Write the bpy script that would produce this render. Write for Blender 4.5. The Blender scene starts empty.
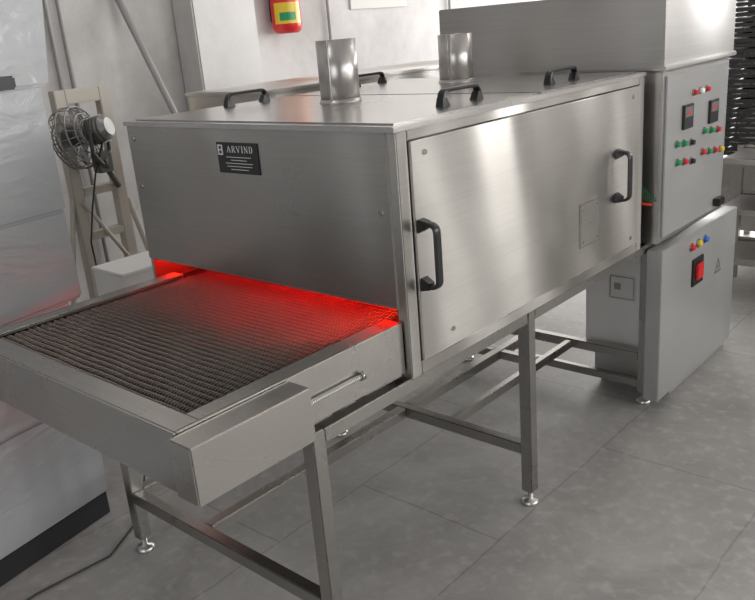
import bpy, bmesh, math, random
from mathutils import Matrix, Vector
random.seed(3)
scene=bpy.context.scene
try:
    scene.view_settings.view_transform='Standard'
except Exception: pass
COL=scene.collection
WL={}
# ---------------------------------------------------------------- materials
def newmat(name):
    m=bpy.data.materials.new(name); m.use_nodes=True
    return m, m.node_tree.nodes, m.node_tree.links, m.node_tree.nodes['Principled BSDF']
def simple(name,col,rough=.5,metal=0,emit=None,es=0,coat=0):
    m,n,l,b=newmat(name)
    b.inputs['Base Color'].default_value=(*col,1); b.inputs['Roughness'].default_value=rough
    b.inputs['Metallic'].default_value=metal
    if emit: b.inputs['Emission Color'].default_value=(*emit,1); b.inputs['Emission Strength'].default_value=es
    if coat: b.inputs['Coat Weight'].default_value=coat
    tc=n.new('ShaderNodeTexCoord'); no=n.new('ShaderNodeTexNoise'); no.inputs['Scale'].default_value=14
    no.inputs['Detail'].default_value=4
    mr=n.new('ShaderNodeMapRange'); mr.inputs['To Min'].default_value=max(0.02,rough-.06); mr.inputs['To Max'].default_value=min(1,rough+.06)
    l.new(tc.outputs['Object'],no.inputs['Vector']); l.new(no.outputs['Fac'],mr.inputs['Value']); l.new(mr.outputs['Result'],b.inputs['Roughness'])
    return m
def steel(name,col=(.56,.55,.53),rough=.33,streak=(3,160,160),bump=.04,var=.10,metal=1.0,aniso=0,rv=.04,warp=0,per=1.0,ax=(0,1,0),ph=0):
    m,n,l,b=newmat(name)
    b.inputs['Metallic'].default_value=metal
    tc=n.new('ShaderNodeTexCoord'); mp=n.new('ShaderNodeMapping'); mp.inputs['Scale'].default_value=streak
    n1=n.new('ShaderNodeTexNoise'); n1.inputs['Scale'].default_value=1; n1.inputs['Detail'].default_value=3
    n2=n.new('ShaderNodeTexNoise'); n2.inputs['Scale'].default_value=2.4; n2.inputs['Detail'].default_value=6; n2.inputs['Distortion'].default_value=.6
    l.new(tc.outputs['Object'],mp.inputs['Vector']); l.new(mp.outputs['Vector'],n1.inputs['Vector']); l.new(tc.outputs['Object'],n2.inputs['Vector'])
    mr=n.new('ShaderNodeMapRange'); mr.inputs['From Min'].default_value=.3; mr.inputs['From Max'].default_value=.7
    mr.inputs['To Min'].default_value=rough-rv; mr.inputs['To Max'].default_value=rough+rv
    l.new(n2.outputs['Fac'],mr.inputs['Value']); l.new(mr.outputs['Result'],b.inputs['Roughness'])
    mx=n.new('ShaderNodeMix'); mx.data_type='RGBA'
    mx.inputs['A'].default_value=(*[c*(1-var) for c in col],1); mx.inputs['B'].default_value=(*[min(1,c*(1+var)) for c in col],1)
    l.new(n1.outputs['Fac'],mx.inputs['Factor'])
    sm=n.new('ShaderNodeMapRange'); sm.inputs['From Min'].default_value=.3; sm.inputs['From Max'].default_value=.7; sm.inputs['To Min'].default_value=.93; sm.inputs['To Max'].default_value=1.05
    l.new(n2.outputs['Fac'],sm.inputs['Value'])
    mm=n.new('ShaderNodeMix'); mm.data_type='RGBA'; mm.blend_type='MULTIPLY'; mm.inputs['Factor'].default_value=1
    l.new(mx.outputs['Result'],mm.inputs['A']); l.new(sm.outputs['Result'],mm.inputs['B'])
    l.new(mm.outputs['Result'],b.inputs['Base Color'])
    bp=n.new('ShaderNodeBump'); bp.inputs['Strength'].default_value=bump; bp.inputs['Distance'].default_value=.002
    l.new(n1.outputs['Fac'],bp.inputs['Height'])
    if warp:   # very slight curvature of the thin sheet metal: two smooth sine undulations
        def sine(vec,period,phase):
            d=n.new('ShaderNodeVectorMath'); d.operation='DOT_PRODUCT'; d.inputs[1].default_value=[c*2*math.pi/period for c in vec]
            l.new(tc.outputs['Object'],d.inputs[0])
            a=n.new('ShaderNodeMath'); a.operation='ADD'; a.inputs[1].default_value=phase; l.new(d.outputs['Value'],a.inputs[0])
            s=n.new('ShaderNodeMath'); s.operation='SINE'; l.new(a.outputs[0],s.inputs[0]); return s
        s1=sine(ax,per,ph); s2=sine((ax[0]*1.0,ax[1]*1.0,.25),per*.43,ph+1.3)
        k=n.new('ShaderNodeMath'); k.operation='MULTIPLY_ADD'; k.inputs[1].default_value=.3
        l.new(s2.outputs[0],k.inputs[0]); l.new(s1.outputs[0],k.inputs[2])
        b3=n.new('ShaderNodeBump'); b3.inputs['Strength'].default_value=1; b3.inputs['Distance'].default_value=warp
        l.new(k.outputs[0],b3.inputs['Height']); l.new(b3.outputs['Normal'],bp.inputs['Normal'])
    l.new(bp.outputs['Normal'],b.inputs['Normal'])
    if aniso:
        tg=n.new('ShaderNodeTangent'); tg.direction_type='RADIAL'; tg.axis='Z'
        b.inputs['Anisotropic'].default_value=aniso
        b.inputs['Anisotropic Rotation'].default_value=.25
        l.new(tg.outputs['Tangent'],b.inputs['Tangent'])
    return m
M={}
M['steelX']=steel('brushed_steel_x',col=(.54,.52,.495),rough=.30,aniso=.78,warp=.014,per=1.1,ax=(1,0,0),ph=.6)
M['steelY']=steel('brushed_steel_y',col=(.64,.62,.59),rough=.32,streak=(160,3,160),aniso=.78,warp=.012,per=.85,ax=(0,1,0),ph=2.2)
M['tray']=steel('tray_steel',col=(.51,.49,.465),rough=.27)
M['top']=steel('top_steel',col=(.62,.605,.59),rough=.25,streak=(60,2,60))
M['frame']=steel('frame_steel',col=(.42,.41,.39),rough=.27,streak=(60,60,60))
M['chim']=steel('chimney_steel',col=(.50,.48,.465),rough=.34,streak=(50,50,2),var=.15)
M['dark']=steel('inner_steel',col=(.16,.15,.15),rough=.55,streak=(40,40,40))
M['belt']=steel('belt_wire',col=(.20,.168,.15),rough=.40,streak=(80,80,80),var=.35)
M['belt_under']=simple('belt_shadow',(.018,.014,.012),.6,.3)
M['panel']=steel('panel_grey',col=(.41,.41,.405),rough=.38,metal=.5,streak=(3,3,60),var=.04)
M['cab']=steel('cabinet_steel',col=(.52,.505,.49),rough=.40,streak=(3,3,120),aniso=.72,warp=.008,per=.9,ax=(.7,.7,0),ph=.9)
M['black']=simple('black_plastic',(.012,.012,.013),.3)
M['white']=simple('white_plastic',(.9,.89,.87),.4)
M['enamel']=simple('pale_enamel',(.66,.65,.63),.4)
M['red']=simple('red_plastic',(.6,.02,.02),.3)
M['green']=simple('green_plastic',(.01,.26,.10),.3)
M['blue']=simple('blue_plastic',(.02,.14,.6),.3)
M['yellow']=simple('yellow_plastic',(.7,.5,.03),.3)
M['plate']=simple('nameplate_black',(.02,.02,.02),.35)
M['ink']=simple('nameplate_silver',(.6,.6,.58),.4)
M['thread']=simple('zinc_thread',(.75,.75,.73),.3,.5)
M['digits']=simple('red_digits',(.5,.02,.02),.4,emit=(1,.05,.03),es=.15)
M['face']=simple('display_face',(.13,.13,.13),.25)
M['glint']=simple('outlet_glow',(.5,.06,.03),.4,emit=(1,.09,.03),es=.15)  # painted orange glow for the outlet, not a lamp
M['lamp']=simple('infrared_tube',(.8,.05,.03),.3,emit=(1,.015,.006),es=8)
M['foot']=simple('foot_metal',(.55,.54,.52),.3,.85)
M['woodpost']=simple('painted_post',(.52,.48,.42),.6)
M['fan']=simple('fan_grey',(.10,.098,.093),.45,.4)
M['motor']=simple('motor_metal',(.24,.235,.225),.45,.6)
M['crate']=simple('black_rack',(.02,.02,.02),.5)
M['base']=simple('black_base',(.02,.02,.022),.45)
M['paper']=simple('paper',(.60,.59,.57),.8)
M['pipe']=simple('pipe_grey',(.33,.32,.32),.5)
M['cable']=simple('cable_black',(.03,.03,.03),.5)
M['mesh_green']=simple('exit_mesh',(.05,.14,.08),.5)
def wrapmat():
    m,n,l,b=newmat('shrink_wrapped_paint')
    tc=n.new('ShaderNodeTexCoord'); mp=n.new('ShaderNodeMapping'); mp.inputs['Scale'].default_value=(2.0,2.2,4.6)
    mp.inputs['Rotation'].default_value=(.45,0,0)
    no=n.new('ShaderNodeTexNoise'); no.inputs['Scale'].default_value=2.0; no.inputs['Detail'].default_value=6; no.inputs['Distortion'].default_value=1.6
    l.new(tc.outputs['Object'],mp.inputs['Vector']); l.new(mp.outputs['Vector'],no.inputs['Vector'])
    bp=n.new('ShaderNodeBump'); bp.inputs['Strength'].default_value=.45; bp.inputs['Distance'].default_value=.013
    l.new(no.outputs['Fac'],bp.inputs['Height']); l.new(bp.outputs['Normal'],b.inputs['Coat Normal'])
    bp2=n.new('ShaderNodeBump'); bp2.inputs['Strength'].default_value=.30; bp2.inputs['Distance'].default_value=.012
    l.new(no.outputs['Fac'],bp2.inputs['Height']); l.new(bp2.outputs['Normal'],b.inputs['Normal'])
    b.inputs['Base Color'].default_value=(.38,.395,.405,1); b.inputs['Roughness'].default_value=.34
    b.inputs['Metallic'].default_value=.15
    b.inputs['Coat Weight'].default_value=.65; b.inputs['Coat Roughness'].default_value=.14
    return m
M['wrap']=wrapmat()
def wallmat(name,c1,c2):
    m,n,l,b=newmat(name)
    tc=n.new('ShaderNodeTexCoord'); no=n.new('ShaderNodeTexNoise'); no.inputs['Scale'].default_value=1.6; no.inputs['Detail'].default_value=11; no.inputs['Roughness'].default_value=.68
    l.new(tc.outputs['Object'],no.inputs['Vector'])
    r=n.new('ShaderNodeValToRGB'); r.color_ramp.elements[0].position=.35; r.color_ramp.elements[1].position=.6
    r.color_ramp.elements[0].color=(*c1,1); r.color_ramp.elements[1].color=(*c2,1)
    l.new(no.outputs['Fac'],r.inputs['Fac']); l.new(r.outputs['Color'],b.inputs['Base Color'])
    bp=n.new('ShaderNodeBump'); bp.inputs['Strength'].default_value=.12
    l.new(no.outputs['Fac'],bp.inputs['Height']); l.new(bp.outputs['Normal'],b.inputs['Normal'])
    b.inputs['Roughness'].default_value=.8
    return m
M['wall']=wallmat('whitewashed_wall',(.42,.405,.395),(.57,.555,.545))
M['wall2']=wallmat('column_wall',(.57,.555,.545),(.68,.665,.655))
M['wallD']=wallmat('dim_wall',(.15,.145,.14),(.19,.185,.175))  # unseen walls kept dark for contrast in the steel reflections
def floormat():
    m,n,l,b=newmat('stone_slab_floor')
    tc=n.new('ShaderNodeTexCoord'); mp=n.new('ShaderNodeMapping'); mp.inputs['Location'].default_value=(.25,.33,0)
    mp.inputs['Rotation'].default_value=(0,0,math.radians(90))
    dn=n.new('ShaderNodeTexNoise'); dn.inputs['Scale'].default_value=5; dn.inputs['Detail'].default_value=4
    l.new(tc.outputs['Object'],dn.inputs['Vector'])
    da=n.new('ShaderNodeMix'); da.data_type='RGBA'; da.blend_type='ADD'; da.inputs['Factor'].default_value=.025
    l.new(tc.outputs['Object'],da.inputs['A']); l.new(dn.outputs['Color'],da.inputs['B'])
    l.new(da.outputs['Result'],mp.inputs['Vector'])
    br=n.new('ShaderNodeTexBrick'); br.inputs['Scale'].default_value=1; br.offset=.37
    br.inputs['Brick Width'].default_value=1.15; br.inputs['Row Height'].default_value=.60
    br.inputs['Mortar Size'].default_value=.006; br.inputs['Mortar Smooth'].default_value=1
    br.inputs['Color1'].default_value=(.325,.318,.305,1); br.inputs['Color2'].default_value=(.36,.352,.34,1)
    br.inputs['Mortar'].default_value=(.24,.235,.225,1)
    l.new(mp.outputs['Vector'],br.inputs['Vector'])
    no=n.new('ShaderNodeTexNoise'); no.inputs['Scale'].default_value=1.9; no.inputs['Detail'].default_value=13; no.inputs['Roughness'].default_value=.72; no.inputs['Distortion'].default_value=.8
    l.new(tc.outputs['Object'],no.inputs['Vector'])
    mr=n.new('ShaderNodeMapRange'); mr.inputs['From Min'].default_value=.34; mr.inputs['From Max'].default_value=.66; mr.inputs['To Min'].default_value=.74; mr.inputs['To Max'].default_value=1.16
    l.new(no.outputs['Fac'],mr.inputs['Value'])
    mx=n.new('ShaderNodeMix'); mx.data_type='RGBA'; mx.blend_type='MULTIPLY'; mx.inputs['Factor'].default_value=1
    l.new(br.outputs['Color'],mx.inputs['A']); l.new(mr.outputs['Result'],mx.inputs['B'])
    sp=n.new('ShaderNodeTexNoise'); sp.inputs['Scale'].default_value=22; sp.inputs['Detail'].default_value=9
    l.new(tc.outputs['Object'],sp.inputs['Vector'])
    mr3=n.new('ShaderNodeMapRange'); mr3.inputs['From Min'].default_value=.52; mr3.inputs['From Max'].default_value=.74; mr3.inputs['To Min'].default_value=0; mr3.inputs['To Max'].default_value=.5
    l.new(sp.outputs['Fac'],mr3.inputs['Value'])
    mx2=n.new('ShaderNodeMix'); mx2.data_type='RGBA'; mx2.inputs['B'].default_value=(.48,.465,.445,1)
    l.new(mr3.outputs['Result'],mx2.inputs['Factor']); l.new(mx.outputs['Result'],mx2.inputs['A'])
    l.new(mx2.outputs['Result'],b.inputs['Base Color'])
    mr2=n.new('ShaderNodeMapRange'); mr2.inputs['From Min'].default_value=.3; mr2.inputs['From Max'].default_value=.7; mr2.inputs['To Min'].default_value=.36; mr2.inputs['To Max'].default_value=.55
    l.new(no.outputs['Fac'],mr2.inputs['Value']); l.new(mr2.outputs['Result'],b.inputs['Roughness'])
    return m
M['floor']=floormat()
# ---------------------------------------------------------------- builders
def finish(me,name,loc,mat,parent=None,smooth=False):
    me.update()
    o=bpy.data.objects.new(name,me); COL.objects.link(o)
    if isinstance(mat,str): mat=M[mat]
    if len(me.materials)==0: me.materials.append(mat)
    o.location=loc; WL[o.name]=Vector(loc)
    if smooth:
        for p in me.polygons: p.use_smooth=True
    if parent is not None:
        o.parent=parent; o.matrix_parent_inverse=Matrix.Translation(-WL[parent.name])
    return o
def root(name,loc,label,cat):
    e=bpy.data.objects.new(name,None); COL.objects.link(e); e.location=loc; WL[e.name]=Vector(loc)
    e.empty_display_size=.1
    e['label']=label; e['category']=cat
    return e
def tag(o,label,cat): o['label']=label; o['category']=cat
def fixnorm(bm): bmesh.ops.recalc_face_normals(bm,faces=bm.faces)
def bmbox(bm,a,b):
    vs=[bm.verts.new((x,y,z)) for x in (a[0],b[0]) for y in (a[1],b[1]) for z in (a[2],b[2])]
    for f in ((0,1,3,2),(4,6,7,5),(0,4,5,1),(2,3,7,6),(0,2,6,4),(1,5,7,3)): bm.faces.new([vs[i] for i in f])
def box(name,x0,x1,y0,y1,z0,z1,mat,parent=None,bev=.003,rot=None):
    return boxes(name,[(x0,x1,y0,y1,z0,z1)],mat,parent,bev,rot)
def boxes(name,lst,mat,parent=None,bev=.003,rot=None,warp=None):
    c=Vector((sum(l[0]+l[1] for l in lst)/2/len(lst),sum(l[2]+l[3] for l in lst)/2/len(lst),sum(l[4]+l[5] for l in lst)/2/len(lst)))
    bm=bmesh.new()
    for l in lst:
        bmbox(bm,(l[0]-c[0],l[2]-c[1],l[4]-c[2]),(l[1]-c[0],l[3]-c[1],l[5]-c[2]))
    if warp:
        for v in bm.verts: v.co=warp(v.co+c)-c
    fixnorm(bm)
    if bev>0: bmesh.ops.bevel(bm,geom=list(bm.edges),offset=bev,segments=2,affect='EDGES',clamp_overlap=True)
    loc=c
    if rot:
        R=Matrix.Translation(rot[0])@Matrix.Rotation(rot[1],4,'Z')@Matrix.Translation(-Vector(rot[0]))
        loc=R@c
        bmesh.ops.transform(bm,matrix=Matrix.Rotation(rot[1],4,'Z'),verts=bm.verts)
    me=bpy.data.meshes.new(name); bm.to_mesh(me); bm.free()
    return finish(me,name,loc,mat,parent)
def cyl(name,p0,p1,r,mat,parent=None,r2=None,seg=24,bev=0,smooth=True,hollow=0):
    p0=Vector(p0);p1=Vector(p1);c=(p0+p1)/2;d=p1-p0;L=d.length
    bm=bmesh.new()
    bmesh.ops.create_cone(bm,cap_ends=not hollow,segments=seg,radius1=r,radius2=r if r2 is None else r2,depth=L)
    if hollow:
        g=bmesh.ops.solidify(bm,geom=list(bm.faces),thickness=hollow)
    q=d.to_track_quat('Z','Y').to_matrix().to_4x4()
    bmesh.ops.transform(bm,matrix=q,verts=bm.verts)
    if bev: bmesh.ops.bevel(bm,geom=[e for e in bm.edges if e.calc_face_angle(0)>.8],offset=bev,segments=2,affect='EDGES')
    me=bpy.data.meshes.new(name); bm.to_mesh(me); bm.free()
    o=finish(me,name,c,mat,parent)
    if smooth:
        for p in me.polygons: p.use_smooth = len(p.vertices)==4
    return o
def tube(name,pts,r,mat,parent=None,res=4,cyclic=False,bez=False):
    cu=bpy.data.curves.new(name,'CURVE'); cu.dimensions='3D'; cu.bevel_depth=r; cu.bevel_resolution=res
    c=sum((Vector(p) for p in pts),Vector())/len(pts)
    s=cu.splines.new('POLY'); s.points.add(len(pts)-1)
    for i,p in enumerate(pts): s.points[i].co=(*(Vector(p)-c),1)
    s.use_cyclic_u=cyclic; cu.use_fill_caps=True
    tmp=bpy.data.objects.new('tmp',cu); COL.objects.link(tmp)
    dg=bpy.context.evaluated_depsgraph_get(); dg.update()
    me=bpy.data.meshes.new_from_object(tmp.evaluated_get(dg)); bpy.data.objects.remove(tmp)
    me.name=name; me.materials.clear()
    return finish(me,name,c,mat,parent,smooth=True)
def arc_pts(pts,rad=.02,n=5):
    P=[Vector(p) for p in pts]; out=[P[0]]
    for i in range(1,len(P)-1):
        a=(P[i-1]-P[i]).normalized()*rad; b=(P[i+1]-P[i]).normalized()*rad
        A=P[i]+a;B=P[i]+b
        for k in range(n+1):
            t=k/n; out.append(A*(1-t)**2+P[i]*2*t*(1-t)+B*t*t)
    out.append(P[-1]); return out
def lathe(name,prof,loc,mat,parent=None,seg=28):
    bm=bmesh.new(); rings=[]
    for r,z in prof:
        rings.append([bm.verts.new((r*math.cos(2*math.pi*i/seg),r*math.sin(2*math.pi*i/seg),z)) for i in range(seg)])
    for a,b in zip(rings,rings[1:]):
        for i in range(seg): bm.faces.new((a[i],a[(i+1)%seg],b[(i+1)%seg],b[i]))
    bm.faces.new(rings[0]); bm.faces.new(rings[-1]); fixnorm(bm)
    me=bpy.data.meshes.new(name); bm.to_mesh(me); bm.free()
    return finish(me,name,loc,mat,parent,smooth=True)
def letters(name,word,size,loc,mat,parent,rotm,sp=.28):
    G={'A':(.95,[(.08,0,.45,1,.07),(.45,1,.84,0,.15),(.22,.36,.68,.36,.06),(-.05,.02,.24,.02,.06),(.64,.02,1.0,.02,.06)]),
       'R':(.85,[(.15,0,.15,1,.15),(.15,.97,.55,.97,.07),(.55,.97,.66,.86,.12),(.66,.86,.66,.64,.15),(.66,.64,.55,.53,.12),(.55,.53,.15,.53,.07),(.4,.53,.75,.03,.15),(0,.02,.3,.02,.06),(0,.98,.3,.98,.06),(.68,.02,.88,.02,.06)]),
       'V':(.95,[(.08,1,.47,0,.15),(.47,0,.84,1,.07),(-.05,.98,.26,.98,.06),(.66,.98,1.0,.98,.06)]),
       'I':(.35,[(.17,0,.17,1,.16),(0,.02,.35,.02,.06),(0,.98,.35,.98,.06)]),
       'N':(.9,[(.12,0,.12,1,.07),(.12,1,.76,0,.16),(.76,0,.76,1,.07),(0,.02,.27,.02,.06),(-.02,.98,.2,.98,.06),(.62,.98,.9,.98,.06)]),
       'D':(.88,[(.15,0,.15,1,.15),(.15,.97,.5,.97,.07),(.5,.97,.70,.78,.11),(.70,.78,.72,.22,.16),(.70,.22,.5,.03,.11),(.5,.03,.15,.03,.07),(0,.02,.3,.02,.06),(0,.98,.3,.98,.06)])}
    tot=sum(G[c][0] for c in word)+sp*(len(word)-1)
    bm=bmesh.new(); x=-tot/2
    for ch in word:
        w,ss=G[ch]
        for (x0,y0,x1,y1,t) in ss:
            a=Vector((x+x0,y0-.5,0));b=Vector((x+x1,y1-.5,0));d=(b-a).normalized();nn=Vector((-d.y,d.x,0))*t/2
            vs=[bm.verts.new(v*size) for v in (a+nn,a-nn,b-nn,b+nn)]
            bm.faces.new(vs)
        x+=w+sp
    fixnorm(bm)
    r=bmesh.ops.extrude_face_region(bm,geom=list(bm.faces))
    bmesh.ops.translate(bm,vec=(0,0,.0006),verts=[v for v in r['geom'] if isinstance(v,bmesh.types.BMVert)])
    bmesh.ops.transform(bm,matrix=rotm,verts=bm.verts)
    me=bpy.data.meshes.new(name); bm.to_mesh(me); bm.free()
    return finish(me,name,loc,mat,parent)
# ---------------------------------------------------------------- setting
def struct(o): o['kind']='structure'; return o
struct(box('floor',-3.3,5.2,-4.2,8.2,-.1,0,'floor',bev=0))
struct(box('ceiling',-3.3,5.2,-4.2,8.2,4.2,4.3,'wall',bev=0))
struct(box('wall_west',-3.2,-3.0,-4.2,8.0,0,4.2,'wall',bev=0))
struct(box('trim_1',-3.0,-2.8,1.55,2.03,0,4.2,'wall2',bev=.01))
struct(boxes('wall_north',[(-3.0,-2.6,7,7.2,0,4.2),(-2.6,1.6,7,7.2,3.0,4.2),(-2.6,1.6,7,7.2,0,.7),(1.6,5,7,7.2,0,4.2)],'wall',bev=0))
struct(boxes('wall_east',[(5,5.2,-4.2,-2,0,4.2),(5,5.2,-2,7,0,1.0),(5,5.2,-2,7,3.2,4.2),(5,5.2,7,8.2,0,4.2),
   (5,5.2,-.9,-.1,1,3.2),(5,5.2,1.3,2.0,1,3.2),(5,5.2,3.4,4.1,1,3.2),(5,5.2,5.5,6.2,1,3.2)],'wallD',bev=0))  # pillars between windows added out of view to streak the steel reflections
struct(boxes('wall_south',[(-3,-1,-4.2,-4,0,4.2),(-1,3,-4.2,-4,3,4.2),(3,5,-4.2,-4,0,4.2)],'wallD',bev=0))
struct(boxes('window_1',[(x,x+.05,7.05,7.1,.7,3.0) for x in (-2.6,-1.56,-.52,.5,1.55)]+[(-2.6,1.6,7.05,7.1,.7,.76),(-2.6,1.6,7.05,7.1,1.8,1.85),(-2.6,1.6,7.05,7.1,2.94,3.0)],'pipe',bev=0))
# ---------------------------------------------------------------- conveyor oven
OV=root('conveyor_oven',(-.5,.5,0),'stainless steel infrared conveyor oven with glowing red mouth','industrial oven')
def P(o,label=None):
    if label: o['label']=label
    return o
LEGY=[-.35,.61,1.535]
for y in LEGY:
    for x in (-.025,-.94):
        leg=box('leg',x-.021,x+.021,y-.021,y+.021,.05,.715,'frame',OV,.003)
        f=lathe('foot',[(.03,0),(.032,.006),(.026,.016),(.009,.02),(.009,.055)],(x,y,0),'foot',leg)
def rail(*a): box('rail',*a,'frame',OV,.003)
for y in (-.35,.61,1.535):
    rail(-.919,-.046,y-.019,y+.019,.19,.23)
    rail(-.919,-.046,y-.019,y+.019,.672,.712)
rail(-.919,-.046,1.52,1.55,.07,.105)
rail(-.59,-.55,-.331,.591,.19,.23); rail(-.59,-.55,.629,1.516,.19,.23)
rail(-.38,-.35,.629,1.516,.19,.225)
rail(-.959,-.921,.631,1.514,.19,.23); rail(-.959,-.921,-.329,.589,.19,.23)
rail(-.55,-.046,1.13,1.165,.672,.712); rail(-.919,-.59,1.24,1.275,.192,.228); rail(-.55,-.38,1.24,1.275,.192,.228)
rail(-.955,-.925,.631,1.514,.40,.43)
for x in (-.94,-.025):
    rail(x-.019,x+.019,-.329,.589,.674,.712); rail(x-.019,x+.019,.631,1.514,.674,.712)
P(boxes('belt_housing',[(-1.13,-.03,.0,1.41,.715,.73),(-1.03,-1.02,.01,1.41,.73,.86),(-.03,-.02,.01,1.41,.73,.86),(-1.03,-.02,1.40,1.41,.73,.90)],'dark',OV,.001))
hood=boxes('hood_shell',[(-1.17,-1.155,.0,1.41,.715,1.362),(-1.155,-.03,1.398,1.41,.89,1.362),
     (-.036,0,0,.042,.712,1.362),(-.036,0,1.368,1.41,.712,1.362),(-.036,0,.042,1.368,1.337,1.362),(-.036,0,.042,1.368,.712,.748),(-.03,-.02,.042,1.368,.748,1.337)],'steelY',OV,.003)
P(box('front_panel',-1.168,-.030,-.005,.008,.905,1.361,'steelX',OV,.002))
P(boxes('top_cover',[(-1.175,.004,-.012,1.415,1.362,1.376),(-1.15,-.02,.02,.70,1.376,1.380),(-1.15,-.02,.715,1.39,1.376,1.380)],'top',OV,.002))
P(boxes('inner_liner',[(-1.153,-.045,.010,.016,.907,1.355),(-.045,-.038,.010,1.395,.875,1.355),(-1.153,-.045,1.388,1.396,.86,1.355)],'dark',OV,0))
tc_=bpy.data.objects['top_cover']
def uhandle(name,c,along,out,L,h,r,parent):
    c=Vector(c);a=Vector(along);o=Vector(out)
    side=a.cross(o)
    pts=arc_pts([c-a*L/2,c-a*(L/2-.006)+o*h,c+a*(L/2-.006)+o*h,c+a*L/2],.02,6)
    bm=bmesh.new(); prev=None
    n=len(pts)
    for i,p in enumerate(pts):
        t=(pts[min(i+1,n-1)]-pts[max(i-1,0)]).normalized(); nn=t.cross(side).normalized()
        ring=[]
        w=r*1.2
        for k in range(12):
            an=2*math.pi*k/12; ca,sa=math.cos(an),math.sin(an)
            ca=math.copysign(abs(ca)**.6,ca); sa=math.copysign(abs(sa)**.6,sa)
            ring.append(bm.verts.new(p-c+side*(ca*w)+nn*(sa*r*.55)))
        if prev:
            for k in range(12): bm.faces.new((prev[k],prev[(k+1)%12],ring[(k+1)%12],ring[k]))
        else: bm.faces.new(ring)
        prev=ring
    bm.faces.new(prev)
    for s in (-1,1):
        q=a*s*(L/2-.010)
        lo=[q+a*da*.018+side*ds*.013 for da in(-1,1) for ds in(-1,1)]
        hi=[q+a*s*.004+a*da*.009+side*ds*.011+o*.024 for da in(-1,1) for ds in(-1,1)]
        vs=[bm.verts.new(v) for v in (lo[0],hi[0],lo[1],hi[1],lo[2],hi[2],lo[3],hi[3])]
        for f in ((0,1,3,2),(4,6,7,5),(0,4,5,1),(2,3,7,6),(0,2,6,4),(1,5,7,3)): bm.faces.new([vs[i] for i in f])
    fixnorm(bm)
    me=bpy.data.meshes.new(name); bm.to_mesh(me); bm.free()
    ob=finish(me,name,c,'black',parent,smooth=False); ob['label']='black plastic pull handle'
    return ob
for x,y in ((-.13,.45),(-.13,1.04),(-1.08,.45),(-1.08,1.12)):
    uhandle('handle',(x,y,1.380),(0,1,0),(0,0,1),.185,.042,.0105,tc_)
door=box('access_door',-.019,.006,.046,1.364,.752,1.333,'steelY',OV,.002)
for y in (.068,1.18):
    uhandle('handle',(.006,y,1.04),(0,0,1),(1,0,0),.175,.050,.0105,door)
for y,z in ((.10,1.30),(.18,.80),(1.30,.785),(1.30,1.30)):
    cyl('screw',(.004,y,z),(.010,y,z),.0068,'frame',door,seg=12)
vp=boxes('vent_plate',[(.006,.0085,.905,1.045,.84,.995)],'frame',door,.001)
boxes('vent_cover',[(.0085,.0100,.912,1.038,.847,.988)],'steelX',vp,.0005)
for (a,b_) in ((.925,.86),(1.025,.86),(.925,.975),(1.025,.975),(.975,.92)):
    cyl('screw',(.009,a,b_),(.012,a,b_),.0045,'frame',vp,seg=10)
fp=bpy.data.objects['front_panel']
for x,z in ((-1.13,1.16),(-.06,1.16),(-1.13,1.32),):
    cyl('screw',(x,-.004,z),(x,-.011,z),.0075,'frame',fp,seg=12)
np_=box('name_plate',-.692,-.507,-.0085,-.004,1.232,1.322,'plate',fp,.001)
R=Matrix.Rotation(math.radians(90),4,'X')
letters('lettering','ARVIND',.0185,(-.586,-.0086,1.303),'ink',np_,R)
boxes('plate_print',[(-.686,-.681,-.0095,-.008,1.285,1.315),(-.669,-.664,-.0095,-.008,1.285,1.315),(-.681,-.669,-.0095,-.008,1.311,1.315),(-.681,-.669,-.0095,-.008,1.298,1.302),(-.681,-.669,-.0095,-.008,1.285,1.289)]
   +[(-.595-w,-.595+w,-.0092,-.008,z,z+.0016) for w,z in ((.055,1.279),(.035,1.270),(.06,1.261),(.056,1.252),(.04,1.243))],'ink',np_,0)
for y,h in ((.50,.20),(1.16,.18)):
    ch=cyl('chimney',(-.655,y,1.378),(-.655,y,1.378+h),.066,'chim',OV,seg=48,hollow=.002)
    lathe('collar',[(.072,0),(.072,.003),(.069,.004),(.069,.012),(.0665,.012)],(-.655,y,1.380),'chim',ch,seg=40)
    box('seam',-.640,-.632,y-.0665,y-.060,1.381,1.378+h,'chim',ch,.001)
tray=boxes('infeed_tray',[(-1.03,-.02,-.72,-.712,.73,.872),(-.028,-.02,-.712,-.004,.73,.872),(-1.03,-1.022,-.712,-.004,.73,.872),
     (-1.022,-.028,-.712,-.650,.862,.872),(-.076,-.028,-.650,-.006,.862,.872),(-1.022,-.975,-.650,-.006,.862,.872),(-1.022,-.028,-.712,-.004,.73,.736)],'tray',OV,.0015)
P(box('drive_cover',-.0195,.055,-.735,-.41,.737,.868,'tray',OV,.003))
cyl('tension_bolt',(-.012,-.395,.79),(-.012,-.17,.79),.0042,'dark',OV,seg=12)
bm=bmesh.new()
for k in range(34):
    y=-.108+.216*k/34
    bmesh.ops.create_cone(bm,cap_ends=True,segments=12,radius1=.0066,radius2=.0066,depth=.003,matrix=Matrix.Translation((0,y,0))@Matrix.Rotation(math.radians(95),4,'X'))
me=bpy.data.meshes.new('bolt_thread'); bm.to_mesh(me); bm.free(); finish(me,'bolt_thread',(-.012,-.282,.79),'thread',OV)
cyl('nut',(-.012,-.186,.79),(-.012,-.174,.79),.012,'frame',OV,seg=6)
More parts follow.
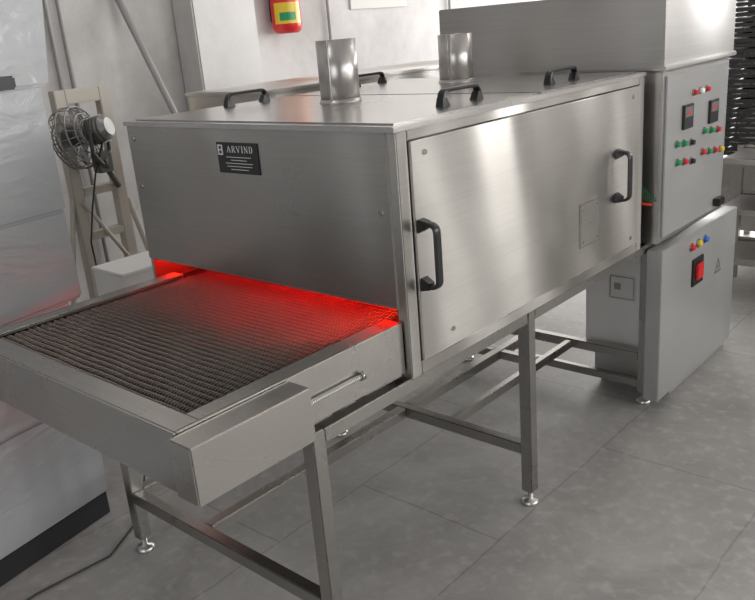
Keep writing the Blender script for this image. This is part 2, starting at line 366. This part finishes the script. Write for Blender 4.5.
def belt():
    x0,x1=-.972,-.079; y0,y1=-.645,.55; pitch=.0200; per=.0112; r=.00155
    V=[];F=[]
    nx=int((x1-x0)/per); spp=8
    rows=int((y1-y0)/pitch)
    for j in range(rows):
        yc=y0+(j+.5)*pitch; ph=math.pi*(j%2)
        n=nx*spp+1; base=len(V)
        for i in range(n):
            a=2*math.pi*i/spp+ph; x=x0+per*i/spp
            s=math.sin(a); wob=.0012*math.sin(x*26+j*.7)
            y=yc+s*pitch*.49+wob; z=.0026*math.cos(a)-.0046*s*s+.0038
            for dy,dx,dz in ((-1.,0,0),(0,0,1.),(1.,0,0),(0,0,-1.)):
                V.append((x+dy*r,y+dy*r*.35,z+dz*r))
        for i in range(n-1):
            for k in range(4):
                a=base+i*4+k;b=base+i*4+(k+1)%4
                F.append((a,b,b+4,a+4))
        b=len(V); yr=yc+pitch/2
        for x in (x0,x1):
            for k in range(6):
                an=k*math.pi/3; V.append((x,yr+math.cos(an)*.0014,-.004+math.sin(an)*.0014))
        for k in range(6): F.append((b+k,b+(k+1)%6,b+6+(k+1)%6,b+6+k))
    me=bpy.data.meshes.new('conveyor_belt'); c=(0,0,.855)
    me.from_pydata(V,[],F)
    return finish(me,'conveyor_belt',c,'belt',OV,smooth=True)
P(belt(),'woven steel wire conveyor belt')
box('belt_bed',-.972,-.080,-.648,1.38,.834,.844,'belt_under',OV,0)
for y in (.16,.32,.48,.68,.88,1.08):
    l=cyl('heating_lamp',(-1.14,y,1.0),(-.06,y,1.0),.008,'lamp',OV,seg=12); l['label']='glowing red infrared tube'
# ---------------------------------------------------------------- control cabinet
CC=root('control_cabinet',(-.4,1.8,.72),'stainless steel control cabinet with button panel and extraction box','control panel')
boxes('cabinet_body',[(-.60,.045,1.46,2.15,.722,1.372)],'cab',CC,.004)
boxes('control_panel',[(.045,.052,1.49,2.12,.74,1.355)],'panel',CC,.003)
cpn=bpy.data.objects['control_panel']
boxes('extraction_box',[(-.95,.05,1.455,2.18,1.374,1.655),(-.96,.06,1.447,2.19,1.374,1.392)],'cab',CC,.004)
bm=bmesh.new()
def gw(p,q,r=.0022):
    p=Vector(p);q=Vector(q);d=q-p
    if d.length<.004: return
    mtx=Matrix.Translation((p+q)/2)@d.to_track_quat('Z','Y').to_matrix().to_4x4()
    bmesh.ops.create_cone(bm,cap_ends=True,segments=5,radius1=r,radius2=r,depth=d.length,matrix=mtx)
for i in range(12):
    x=-.07+i*.009; gw((x,0,-.05),(x,0,.055-.1*(i/12)))
for k in range(11):
    z=-.05+k*.0095; gw((-.07,0,z),(-.07+.108*(1-k/11.),0,z))
me=bpy.data.meshes.new('outlet_guard'); bm.to_mesh(me); bm.free(); finish(me,'outlet_guard',(0,1.452,.945),'mesh_green',CC)
box('outlet_glint',-.04,.02,1.45,1.458,.876,.884,'glint',CC,.002)  # thin emissive strip painting the orange glint at the outlet, no real roller
def btn(y,z,col,r=.0105,par=cpn,x=.052):
    o=cyl('push_button',(x,y,z),(x+.018,y,z),r,col,par,seg=16,r2=r*.85)
    cyl('button_ring',(x,y,z),(x+.005,y,z),r*1.35,'frame',o,seg=16)
def meter(y,z,s=.047):
    b=box('temperature_display',.052,.062,y-s*1.0,y+s*1.0,z-s,z+s,'black',cpn,.002)
    boxes('display_face',[(.0618,.0625,y-s*.8,y+s*.8,z-.001,z+s*.8)],'face',b,0)
    boxes('digits',[(.0626,.0632,y-.020+i*.015,y-.011+i*.015,z+.008,z+.022) for i in range(3)],'digits',b,0)
meter(1.685,1.183); meter(1.96,1.17)
for i,c in enumerate(('red','white','red')): btn(1.745+i*.065,1.268,c,.0105)
for y,z,c in ((1.59,1.090,'green'),(1.66,1.083,'green'),(1.735,1.076,'black'),(1.87,1.102,'green'),(1.945,1.095,'green'),(2.02,1.088,'red'),
    (1.60,1.018,'green'),(1.67,1.010,'red'),(1.745,1.000,'black'),(1.86,1.018,'red'),(1.93,1.010,'green'),(2.0,1.004,'red'),(2.07,.998,'yellow')): btn(y,z,c,.0115)
boxes('cam_lock',[(.052,.08,2.02,2.09,.755,.79)],'black',cpn,.004)
# ---------------------------------------------------------------- electrical cabinet
EC=root('electrical_cabinet',(-.13,1.9,0),'grey steel electrical cabinet with indicator lamps and red switch','electrical cabinet')
boxes('cabinet_body',[(-.30,.0,1.63,2.32,.04,.695),(-.28,.04,1.65,2.30,0,.04)],'panel',EC,.003)
dr=box('cabinet_door',.0,.062,1.47,2.317,.045,.692,'panel',EC,.003)
for i,c in enumerate(('red','yellow','blue')): btn(1.765+i*.075,.637,c,.014,dr,.062)
sw=box('main_switch',.062,.070,1.785,1.90,.455,.575,'black',dr,.002)
box('rocker',.070,.082,1.81,1.875,.48,.55,'red',sw,.004)
bm=bmesh.new()
vo=[bm.verts.new((0,math.sin(a)*.045,math.cos(a)*.045)) for a in (0,2.094,4.189)]
vi=[bm.verts.new((0,math.sin(a)*.035,math.cos(a)*.035)) for a in (0,2.094,4.189)]
for k in range(3): bm.faces.new((vo[k],vo[(k+1)%3],vi[(k+1)%3],vi[k]))
b2=[bm.verts.new(v) for v in ((0,.004,.018),(0,-.008,0),(0,0,0),(0,-.004,-.014),(0,.009,.003),(0,.001,.003))]
bm.faces.new(b2)
me=bpy.data.meshes.new('warning_sign'); bm.to_mesh(me); bm.free()
finish(me,'warning_sign',(.0625,2.10,.46),'base',dr)
sb=box('side_cover',-.33,-.002,1.60,1.63,.15,.69,'enamel',EC,.004); sb['label']='pale enamelled cover plate'
st=box('rating_plate',-.22,-.10,1.597,1.5995,.42,.53,'paper',sb,0)
boxes('rating_frame',[(-.215,-.211,1.5955,1.597,.425,.525),(-.109,-.105,1.5955,1.597,.425,.525),(-.211,-.109,1.5955,1.597,.521,.525),(-.211,-.109,1.5955,1.597,.425,.429),(-.195,-.165,1.5955,1.597,.465,.495)],'frame',sb,0)
# ---------------------------------------------------------------- wrapped machine
ang=math.radians(11); piv=Vector((-1.24,-.285,0))
WM=root('wrapped_machine',(-1.6,-.8,0),'pale blue-grey machine cabinet wrapped in thin wrinkled plastic film','machine')
rt=(piv,ang)
boxes('plinth',[(-1.96,-1.25,-1.7,-.295,0,.09)],'base',WM,.004,rt)
boxes('lower_cabinet',[(-2.0,-1.24,-1.75,-.285,.09,.47),(-2.0,-1.242,-1.75,-.283,.462,.82)],'wrap',WM,.010,rt)
def lean(v):
    if v.y>-.3 and v.z>2: v.y+=.12
    return v
boxes('upper_cabinet',[(-2.0,-1.25,-1.8,-.22,.812,1.12),(-2.0,-1.253,-1.8,-.21,1.112,1.52),(-2.0,-1.25,-1.8,-.18,1.512,2.3)],'wrap',WM,.010,rt,lean)
boxes('door_latch',[(-1.25,-1.205,-.70,-.335,1.515,1.555)],'black',WM,.006,rt)
cb=tube('floor_cable',[(-.98,-.95,.006),(-1.02,-.7,.006),(-1.0,-.45,.006),(-1.12,-.25,.006),(-1.2,-.15,.15),(-1.24,-.1,.4)],.0035,'cable'); tag(cb,'thin black cable trailing over the floor','cable')
# ---------------------------------------------------------------- fan stand
FS=root('fan_stand',(-2.1,.36,0),'worn grey fan on a tall cream frame with slanted braces','fan')
box('post',-2.12,-2.07,.44,.49,0,1.46,'woodpost',FS,.003)
box('post',-2.12,-2.07,.23,.28,0,1.46,'woodpost',FS,.003)
box('crossbar',-2.12,-2.07,.28,.44,1.40,1.46,'woodpost',FS,.003)
for z in (.60,.80,1.00): box('crossbar',-2.12,-2.07,.28,.44,z,z+.035,'woodpost',FS,.003)
box('foot_board',-2.35,-2.0,.24,.48,0,.03,'woodpost',FS,.003)
cyl('brace',(-2.09,.50,.95),(-2.09,.71,.02),.014,'woodpost',FS,seg=8)
cyl('brace',(-2.09,.23,1.0),(-2.13,.05,.02),.012,'woodpost',FS,seg=8)
cyl('brace',(-2.06,.26,.98),(-2.06,.47,.62),.010,'woodpost',FS,seg=8)
cyl('brace',(-2.12,.48,.84),(-2.40,.60,.01),.012,'woodpost',FS,seg=8)
fc=Vector((-2.03,.30,1.265)); ax=Vector((-.84,-.50,-.25)).normalized()
uu=ax.cross(Vector((0,0,1))).normalized(); vv=uu.cross(ax)
def fanpt(r,a,h): return fc+ax*h+uu*(r*math.cos(a))+vv*(r*math.sin(a))
for r,h in ((.135,.03),(.127,.07),(.08,.09),(.05,.095),(.127,-.01),(.09,-.03),(.06,-.035)):
    tube('cage_ring',[fanpt(r,2*math.pi*k/32,h) for k in range(32)],.0035,'motor',FS,2,True)
for k in range(22):
    a=2*math.pi*k/22
    tube('cage_wire',[fanpt(.03,a,.095),fanpt(.08,a,.09),fanpt(.127,a,.07),fanpt(.135,a,.03),fanpt(.127,a,-.01),fanpt(.09,a,-.03),fanpt(.05,a,-.035)],.002,'motor',FS,1)
mt=cyl('motor',fc-ax*.14,fc-ax*.03,.055,'motor',FS,bev=.016)
for s in (.05,.07,.09,.11): cyl('motor_fin',fc-ax*(s+.005),fc-ax*s,.060,'fan',mt)
box('switch_box',-2.03,-1.97,.32,.39,1.10,1.19,'motor',FS,.006)
cyl('hub',fc,fc+ax*.05,.035,'fan',FS,bev=.004)
for k in range(4):
    a0=2*math.pi*k/4
    bm=bmesh.new(); g=[]
    for i in range(6):
        r=.025+.095*i/5; w=.35+.5*math.sin(math.pi*(i+.6)/6.2)
        g.append([bm.verts.new(fanpt(r,a0+w*(j/4-.5)*1.3,.03+.02*(j/4-.5))-fc) for j in range(5)])
    for i in range(5):
        for j in range(4): bm.faces.new((g[i][j],g[i+1][j],g[i+1][j+1],g[i][j+1]))
    me=bpy.data.meshes.new('blade'); bm.to_mesh(me); bm.free(); finish(me,'blade',fc,'fan',FS,smooth=True)
tube('yoke',[fc-ax*.08+uu*.07,fc-ax*.08+uu*.07-Vector((0,0,.09)),fc-ax*.08-Vector((0,0,.15)),fc-ax*.08-uu*.07-Vector((0,0,.09)),fc-ax*.08-uu*.07],.009,'fan',FS)
cyl('bracket',fc-ax*.08-Vector((0,0,.14)),(-2.065,.45,1.02),.014,'fan',FS)
tube('power_cord',[fc-ax*.12,(-1.98,.30,1.10),(-2.01,.27,.95),(-2.04,.25,.80),(-2.05,.26,.6)],.004,'cable',FS)
WB=root('storage_box',(-1.78,.27,0),'open white metal unit on thin wire legs beside stand','box')
boxes('box_body',[(-1.90,-1.66,.16,.50,.545,.555),(-1.90,-1.66,.16,.17,.555,.715),(-1.90,-1.66,.49,.50,.555,.715),(-1.90,-1.89,.17,.49,.555,.715),(-1.67,-1.66,.17,.49,.555,.715)],'white',WB,.002)
boxes('box_lid',[(-1.905,-1.655,.155,.505,.715,.73)],'white',WB,.003)
for x in (-1.89,-1.67):
    for y in (.17,.49): cyl('leg',(x,y,.0),(x,y,.55),.007,'woodpost',WB,seg=8)
lp=cyl('leaning_pole',(-2.35,1.50,.0),(-2.98,1.15,1.97),.02,'pipe'); tag(lp,'long grey metal pole leaning against the wall','pole')
# ---------------------------------------------------------------- rear enclosure
RE=root('rear_enclosure',(-1.55,1.5,0),'low stainless steel duct enclosure standing behind the oven','enclosure')
boxes('enclosure_body',[(-1.80,-1.30,.71,2.4,.95,1.385),(-1.81,-1.29,.70,2.41,1.385,1.40)],'steelY',RE,.004)
for x in (-1.77,-1.33):
    for y in (.74,2.37): box('leg',x-.02,x+.02,y-.02,y+.02,0,.95,'frame',RE,.002)
# ---------------------------------------------------------------- fire extinguisher
ey=2.36; ex=-2.885
FE=root('fire_extinguisher',(ex,ey,1.6),'red fire extinguisher with yellow and green label on wall','fire extinguisher')
lathe('cylinder_body',[(.07,0),(.09,.015),(.098,.05),(.098,.36),(.08,.41),(.03,.44),(.028,.46)],(ex,ey,1.62),'red',FE)
def patch(name,z0,z1,a0,a1,mat,r=.0995):
    bm=bmesh.new(); pr=None
    for k in range(13):
        a=a0+(a1-a0)*k/12
        c=[bm.verts.new((r*math.cos(a),r*math.sin(a),z)) for z in (z0,z1)]
        if pr: bm.faces.new((pr[0],c[0],c[1],pr[1]))
        pr=c
    me=bpy.data.meshes.new(name); bm.to_mesh(me); bm.free(); finish(me,name,(ex,ey,1.62),mat,FE,True)
patch('label_patch',.06,.19,-1.6,.35,'yellow'); patch('label_patch',.08,.13,-1.2,-.1,'green',.1002)
boxes('valve',[(ex-.03,ex+.03,ey-.06,ey+.06,2.08,2.11)],'black',FE,.004)
boxes('wall_bracket',[(-3.0,-2.98,ey-.04,ey+.04,1.7,2.0)],'black',FE,.002)
nb=boxes('notice_board',[(-3.0,-2.985,3.1,3.75,1.75,2.2)],'paper',None,.003); tag(nb,'pale paper notice fixed to the wall','notice')
for i,y in enumerate((.75,.82,2.85,4.3)):
    c=cyl('conduit_pipe',(-2.975,y,.0),(-2.975,y,4.2),.012,'pipe',seg=12); tag(c,'thin grey conduit running up the wall','pipe')
# ---------------------------------------------------------------- far machine section, rack
WT=root('steel_bench_machine',(.2,4,0),'low straight-edged stainless steel machine section with closed sides','machine')
box('table_top',-.6,1.4,3.7,4.5,.60,.64,'frame',WT,.004)
box('machine_body',-.56,1.36,3.74,4.46,.20,.60,'frame',WT,.004)
for x in (-.2,.3,.8): box('panel_seam',x-.004,x+.004,3.735,3.74,.22,.58,'dark',WT,0)
for x in (-.53,.4,1.33):
    for y in (3.77,4.43): box('leg',x-.02,x+.02,y-.02,y+.02,0,.20,'frame',WT,.002)
RK=root('tray_rack',(.1,4.1,.64),'tall black stack of slatted crates on steel machine','rack')
for x in (-.58,.70):
    for y in (3.86,4.34): box('post',x-.012,x+.012,y-.012,y+.012,.641,1.62,'crate',RK,.001)
for k in range(16):
    z=.655+k*.06
    boxes('crate',[(-.57,.69,3.85,3.862,z,z+.02),(-.57,.69,3.85,3.862,z+.028,z+.05),(-.57,.69,4.338,4.35,z,z+.05),(-.57,-.56,3.862,4.338,z,z+.02),(-.57,-.56,3.862,4.338,z+.028,z+.05),(.68,.69,3.862,4.338,z,z+.05),(-.56,.68,3.862,4.338,z,z+.006)]
      +[(xx,xx+.02,3.848,3.864,z,z+.05) for xx in (-.4,-.2,0,.2,.4)],'crate',RK,0)
MR=root('metal_racking',(.4,3.2,0),'low open steel racking with several narrow shelves','rack')
for x in (-.28,.5,1.2):
    for y in (2.95,3.4): box('post',x-.018,x+.018,y-.018,y+.018,0,.80,'frame',MR,.002)
for z in (.22,.50,.77):
    box('shelf_edge',-.30,1.22,2.93,2.95,z,z+.03,'frame',MR,.001); box('shelf_rail',-.30,1.22,3.40,3.42,z,z+.03,'frame',MR,.001)
    box('shelf_board',-.26,1.18,2.97,3.38,z+.002,z+.012,'motor',MR,.001)
# ---------------------------------------------------------------- lights
def area(name,loc,rot,sx,sy,pw,col):
    l=bpy.data.lights.new(name,'AREA'); l.shape='RECTANGLE'; l.size=sx; l.size_y=sy; l.energy=pw; l.color=col
    o=bpy.data.objects.new(name,l); COL.objects.link(o); o.location=loc; o.rotation_euler=rot; return o
r90=math.radians(90)
for y,p in ((-1.4,20),(.6,42),(2.7,68),(4.8,84)):
    area('daylight_east',(4.95,y,2.1),(0,r90,0),2.1,1.35,p,(1,.975,.94))
area('daylight_north',(-.5,6.95,1.9),(-r90,0,0),4,2.2,320,(1,.985,.965))
area('south_fill',(1,-3.95,1.6),(r90,0,0),1.6,2.8,28,(1,.985,.97))  # unseen doorway light, added to brighten the hood front
for y in (-1.5,1.5,4.5): area('ceiling_fill',(-1.2 if y<4 else 0,y,4.1),(0,0,0),.3,1.5,14,(1,.985,.965))  # soft overhead fill light, added; stands for no known fixture
for x,y,z,p,wd,c in ((-.55,.42,.968,2.8,1.0,(1,.003,.0015)),(-.09,.19,.938,.7,.06,(1,.05,.015)),(-1.08,.16,.955,.4,.08,(1,.02,.008)),(-.30,.30,.965,1.2,.45,(1,.004,.002))):  # extra red lights added in the slot to throw glow on belt and rails
    g=area('infrared_glow',(x,y,z),(math.radians(-78),0,0),wd,.03,p,c); g.data.spread=math.radians(80)
w=bpy.data.worlds.new('sky'); scene.world=w; w.use_nodes=True
w.node_tree.nodes['Background'].inputs[0].default_value=(.92,.95,1,1); w.node_tree.nodes['Background'].inputs[1].default_value=1.0
# ---------------------------------------------------------------- camera
cam=bpy.data.cameras.new('camera'); co=bpy.data.objects.new('camera',cam); COL.objects.link(co)
cam.sensor_width=36; cam.lens=804/755*36; cam.clip_start=.05
mw=Matrix(((.7501,-.1536,.6433,1.27),(.6562,.2902,-.6965,-1.487),(-.0797,.9445,.3185,1.6),(0,0,0,1)))
co.matrix_world=mw
scene.camera=co
